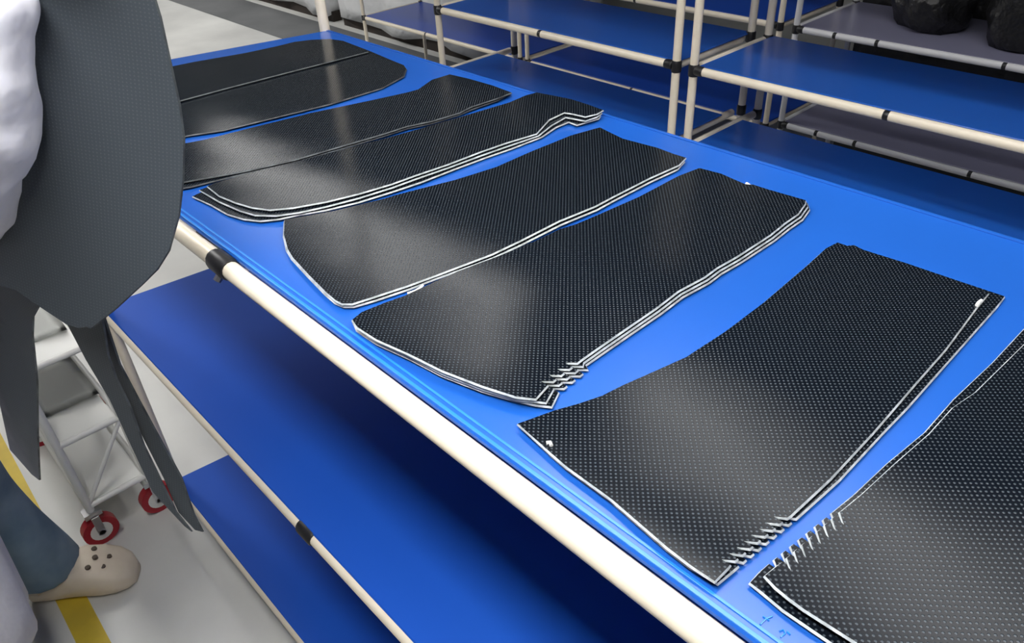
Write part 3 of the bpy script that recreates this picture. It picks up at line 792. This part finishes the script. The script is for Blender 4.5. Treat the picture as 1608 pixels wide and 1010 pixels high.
# clogs
def clog(ankle, d):
    s = Vector((-d.y, d.x, 0))
    K = 1.18
    base = Vector((ankle.x, ankle.y, 0)) - d * 0.075
    rings = []
    #        along, half width, height, sole z
    prof = [(0.000, 0.030, 0.055), (0.015, 0.046, 0.070), (0.06, 0.052, 0.075), (0.11, 0.056, 0.100), (0.15, 0.062, 0.105),
            (0.19, 0.066, 0.092), (0.225, 0.062, 0.074), (0.25, 0.050, 0.055), (0.265, 0.028, 0.036)]
    for a, w_, hh in prof:
        a, w_, hh = a * K, w_ * K, hh * K
        ring = []
        for k in range(16):
            th = 2 * math.pi * k / 16
            cx_, cz_ = math.cos(th), math.sin(th)
            x = math.copysign(abs(cx_) ** 0.7, cx_) * w_
            z = (math.copysign(abs(cz_) ** 0.6, cz_) * 0.5 + 0.5) * hh + 0.002
            ring.append(base + d * a + s * x + Vector((0, 0, z)))
        rings.append(ring)
    o = loft('clog', rings, M['clog'], person)
    for a, q in ((0.175, -0.030), (0.185, 0.0), (0.175, 0.030), (0.205, -0.022), (0.212, 0.010)):
        zt = (0.106 - (a - 0.17) * 0.55 - abs(q) * 0.20) * K
        p = base + d * a * K + s * q * K + Vector((0, 0, zt))
        tube('vent_hole', [p - Vector((0, 0, 0.008)), p + Vector((0, 0, 0.0035))], 0.008, M['hole'], o, seg=10)
    ring = [base + d * (0.06 + 0.085 * math.cos(t)) + s * 0.064 * math.sin(t) + Vector((0, 0, 0.07)) for t in [math.pi * (0.5 + k / 8) for k in range(9)]]
    tube('heel_strap', ring, 0.009, M['clog'], o, seg=8)


clog(AL, FD)
clog(AR, FR)

# long coat: bodice, sleeves and a loose skirt
k = Chain()
b = k.add([(PEL + Vector((0, 0, -0.02)), 0.185), (PEL * 0.75 + CH * 0.25, 0.185), ((PEL + CH) / 2, 0.165), (CH, 0.160), (NK + Vector((-0.02, 0, -0.03)), 0.085)])
b = b[1:]
k.add([(SL, 0.085), ((SL + EL) / 2, 0.078), (EL + Vector((0.0, 0.0, -0.012)), 0.066), ((EL * 2 + WL) / 3, 0.062), ((EL + WL) / 2, 0.060), ((EL + WL * 3) / 4, 0.046), (WL, 0.042)], b[2])
k.add([(SR, 0.085), ((SR + ER) / 2, 0.078), (ER, 0.068), ((ER * 2 + WR) / 3, 0.066), ((ER + WR) / 2, 0.056), (WR, 0.044)], b[2])
coat = k.build('coat', M['coat'], person, 3)
tex = bpy.data.textures.new('cloth_folds', 'CLOUDS')
tex.noise_scale = 0.11
dm = coat.modifiers.new('folds', 'DISPLACE')
dm.texture = tex
dm.strength = 0.035
dm.mid_level = 0.5
dm.texture_coords = 'LOCAL'
rings = []
for i in range(9):
    q = i / 8
    cz = 1.10 - 0.74 * q
    cxy = Vector((-1.745 - 0.02 * min(1, q * 3), -0.205 - 0.02 * min(1, q * 3), cz)) + Vector((0.045, -0.055, 0)) * q
    ring = []
    for n_ in range(40):
        th = 2 * math.pi * n_ / 40
        fold = 1 + (0.07 * math.sin(7 * th + 0.6) + 0.03 * math.sin(11 * th)) * q
        ring.append(cxy + Vector((math.cos(th) * (0.165 + 0.0 * q) * fold, math.sin(th) * (0.165 - 0.015 * q) * fold, 0)))
    rings.append(ring)
sk_ = loft('coat_skirt', rings, M['coat'], person, cap=False)
sol = sk_.modifiers.new('thickness', 'SOLIDIFY')
sol.thickness = 0.004

# head details
hd_ = NK + Vector((0.045, 0.015, 0.17))
bm = bmesh.new()
bmesh.ops.create_uvsphere(bm, u_segments=24, v_segments=14, radius=1)
bmesh.ops.delete(bm, geom=[v for v in bm.verts if v.co.z < -0.55 or (v.co.x > 0.45 and v.co.z < 0.45)], context='VERTS')
for v in bm.verts:
    v.co = Vector((v.co.x * 0.108, v.co.y * 0.098, v.co.z * 0.115)) * (1 + 0.02 * math.sin(30 * v.co.y)) + hd_ + Vector((-0.012, 0, 0.01)) - person.location
from_bm('hair', bm, M['hair'], person, smooth=True)
for s in (-1, 1):
    bm = bmesh.new()
    bmesh.ops.create_uvsphere(bm, u_segments=12, v_segments=8, radius=0.012)
    o = from_bm('eye', bm, M['eye'], person, smooth=True)
    o.location = hd_ + Vector((0.079, 0.025 + s * 0.033, 0.002)) - person.location
    bm = bmesh.new()
    bmesh.ops.create_uvsphere(bm, u_segments=10, v_segments=6, radius=0.006)
    p_ = from_bm('iris', bm, M['hair'], o, smooth=True)
    p_.location = (0.008, 0, 0)
    bm = bmesh.new()
    bmesh.ops.create_uvsphere(bm, u_segments=10, v_segments=8, radius=1)
    for v in bm.verts:
        v.co = Vector((v.co.x * 0.018, v.co.y * 0.008, v.co.z * 0.03))
    o = from_bm('ear', bm, M['skin'], person, smooth=True)
    o.location = hd_ + Vector((0.0, s * 0.093, -0.015)) - person.location
mo = tube('mouth', [hd_ + Vector((0.108, -0.012, -0.062)), hd_ + Vector((0.116, 0.02, -0.064)), hd_ + Vector((0.106, 0.05, -0.062))], [0.003, 0.006, 0.003],
          mat('lips', (0.45, 0.18, 0.15), 0.5), person, seg=8)

# ------------------------------------------------------------------ trolley and things behind
tr = thing('trolley', (-2.6, 0.3, 0), 'white tubular trolley with red wheels behind the hanging black legs', 'trolley')
X0, X1, Y0, Y1 = -2.85, -2.2, 0.10, 0.29
for x in (X0, X1):
    for y in (Y0, Y1):
        pipe('upright', (x, y, 0.14), (x, y, 0.72), tr, M['white'], 0.012)
for z in (0.16, 0.42, 0.70):
    for y in (Y0, Y1):
        pipe('rail', (X0, y, z), (X1, y, z), tr, M['white'], 0.010)
    for x in (X0, X1):
        pipe('rail', (x, Y0, z), (x, Y1, z), tr, M['white'], 0.010)
    box('tray', (X0 + 0.012, Y0 + 0.012, z - 0.004), (X1 - 0.012, Y1 - 0.012, z + 0.004), M['white'], tr)
for a, b_ in (((X1, Y0, 0.16), (X0, Y0, 0.42)), ((X1, Y1, 0.42), (X1, Y0, 0.16))):
    pipe('brace', a, b_, tr, M['white'], 0.007)
for x in (X0, X1):
    for y in (Y0, Y1):
        w_ = tube('caster_wheel', [(x - 0.016, y, 0.055), (x + 0.016, y, 0.055)], 0.055, M['red'], tr, seg=24)
        tube('hub', [(x - 0.018, y, 0.055), (x + 0.018, y, 0.055)], 0.034, M['white'], w_, seg=20)
        tube('axle', [(x - 0.026, y, 0.055), (x + 0.026, y, 0.055)], 0.010, M['bolt'], w_, seg=10)
        bm = bmesh.new()
        for s in (-1, 1):
            add_box(bm, Vector((x + s * 0.024 - 0.002, y - 0.012, 0.05)) - tr.location, Vector((x + s * 0.024 + 0.002, y + 0.012, 0.125)) - tr.location)
        add_box(bm, Vector((x - 0.022, y - 0.026, 0.122)) - tr.location, Vector((x + 0.018, y + 0.026, 0.14)) - tr.location)
        from_bm('caster_fork', bm, M['bolt'], tr)


def paper(pts, z, label, group='white papers on the trolley'):
    bm = bmesh.new()
    n = 7
    g = [[None] * n for _ in range(n)]
    a, b_, c_, d_2 = (Vector((x, y, 0)) for x, y in pts)
    for i in range(n):
        for q in range(n):
            s, t = i / (n - 1), q / (n - 1)
            p = (a * (1 - s) + b_ * s) * (1 - t) + (d_2 * (1 - s) + c_ * s) * t
            p.z = z + 0.006 + 0.006 * math.sin(5 * s + 3 * t) * s
            g[i][q] = bm.verts.new(p)
    for i in range(n - 1):
        for q in range(n - 1):
            bm.faces.new((g[i][q], g[i + 1][q], g[i + 1][q + 1], g[i][q + 1]))
    bmesh.ops.solidify(bm, geom=bm.faces[:], thickness=0.002)
    return tag(from_bm('paper_sheet', bm, M['paper'], smooth=True), label, 'paper', group)


paper(((-2.62, 0.10), (-2.33, 0.12), (-2.30, 0.27), (-2.60, 0.28)), 0.706, 'white paper on the top tray of the trolley')
paper(((-2.66, 0.11), (-2.36, 0.11), (-2.34, 0.28), (-2.64, 0.28)), 0.427, 'white paper on the middle tray of the trolley')
tag(tube('tape_roll', [(-2.72, 0.2, 0.706), (-2.72, 0.2, 0.745)], 0.045, M['teal'], seg=20), 'teal tape roll standing on the trolley', 'tape roll')


def carton(a, b_, label):
    o = thing('dark_carton', ((a[0] + b_[0]) / 2, (a[1] + b_[1]) / 2, a[2]), label, 'box', 'dark cartons beyond the workbench')
    box('carton_body', a, b_, M['carton'], o, 0.006)
    xm = (a[0] + b_[0]) / 2
    bm = bmesh.new()
    add_box(bm, Vector((xm - 0.02, a[1] - 0.002, a[2] + 0.001)) - o.location, Vector((xm + 0.02, b_[1] + 0.002, b_[2] + 0.002)) - o.location)
    from_bm('strap', bm, M['strap'], o)
    return o


carton((-3.05, 0.70, 0.0), (-2.62, 1.05, 0.20), 'flat dark brown carton on the floor, nearest the left end of the workbench')
carton((-3.7, 1.15, 0.0), (-3.2, 1.65, 0.42), 'dark brown carton on the floor beyond the left end of the workbench')
carton((-3.65, 1.2, 0.424), (-3.25, 1.6, 0.72), 'dark brown carton stacked on top of another beyond the workbench')


# goods wrapped in milky film far behind
def wrapped(x0, x1, y0, y1, hgt, label, seed):
    o = thing('wrapped_pallet', ((x0 + x1) / 2, (y0 + y1) / 2, 0), label, 'pallet', 'film wrapped pallets along the back')
    bm = bmesh.new()
    for q in range(3):
        yy = y0 + 0.05 + q * (y1 - y0 - 0.2) / 2
        add_box(bm, Vector((x0, yy, 0)) - o.location, Vector((x1, yy + 0.1, 0.1)) - o.location)
    from_bm('skid', bm, M['carton'], o)
    bm = bmesh.new()
    add_box(bm, (x0, y0, 0.08), (x1, y1, hgt))
    bmesh.ops.subdivide_edges(bm, edges=bm.edges[:], cuts=9, use_grid_fill=True)
    for v in bm.verts:
        v.co += Vector((0.03 * math.sin(7 * v.co.z + 5 * v.co.y + seed), 0.04 * math.sin(8 * v.co.x + 4 * v.co.z + seed), 0.03 * math.sin(5 * v.co.x + 7 * v.co.y)))
        v.co -= o.location
    from_bm('film_wrap', bm, M['wrap'], o, smooth=True)
    return o


wrapped(-12.2, -9.9, 4.25, 5.6, 1.1, 'pallet wrapped in milky film, farthest left beyond the dark lane', 1)
wrapped(-9.7, -7.4, 4.25, 5.6, 1.2, 'pallet wrapped in milky film, middle one beyond the dark lane', 2)
wrapped(-7.2, -4.9, 4.25, 5.6, 1.15, 'pallet wrapped in milky film nearest the far blue shelves', 3)
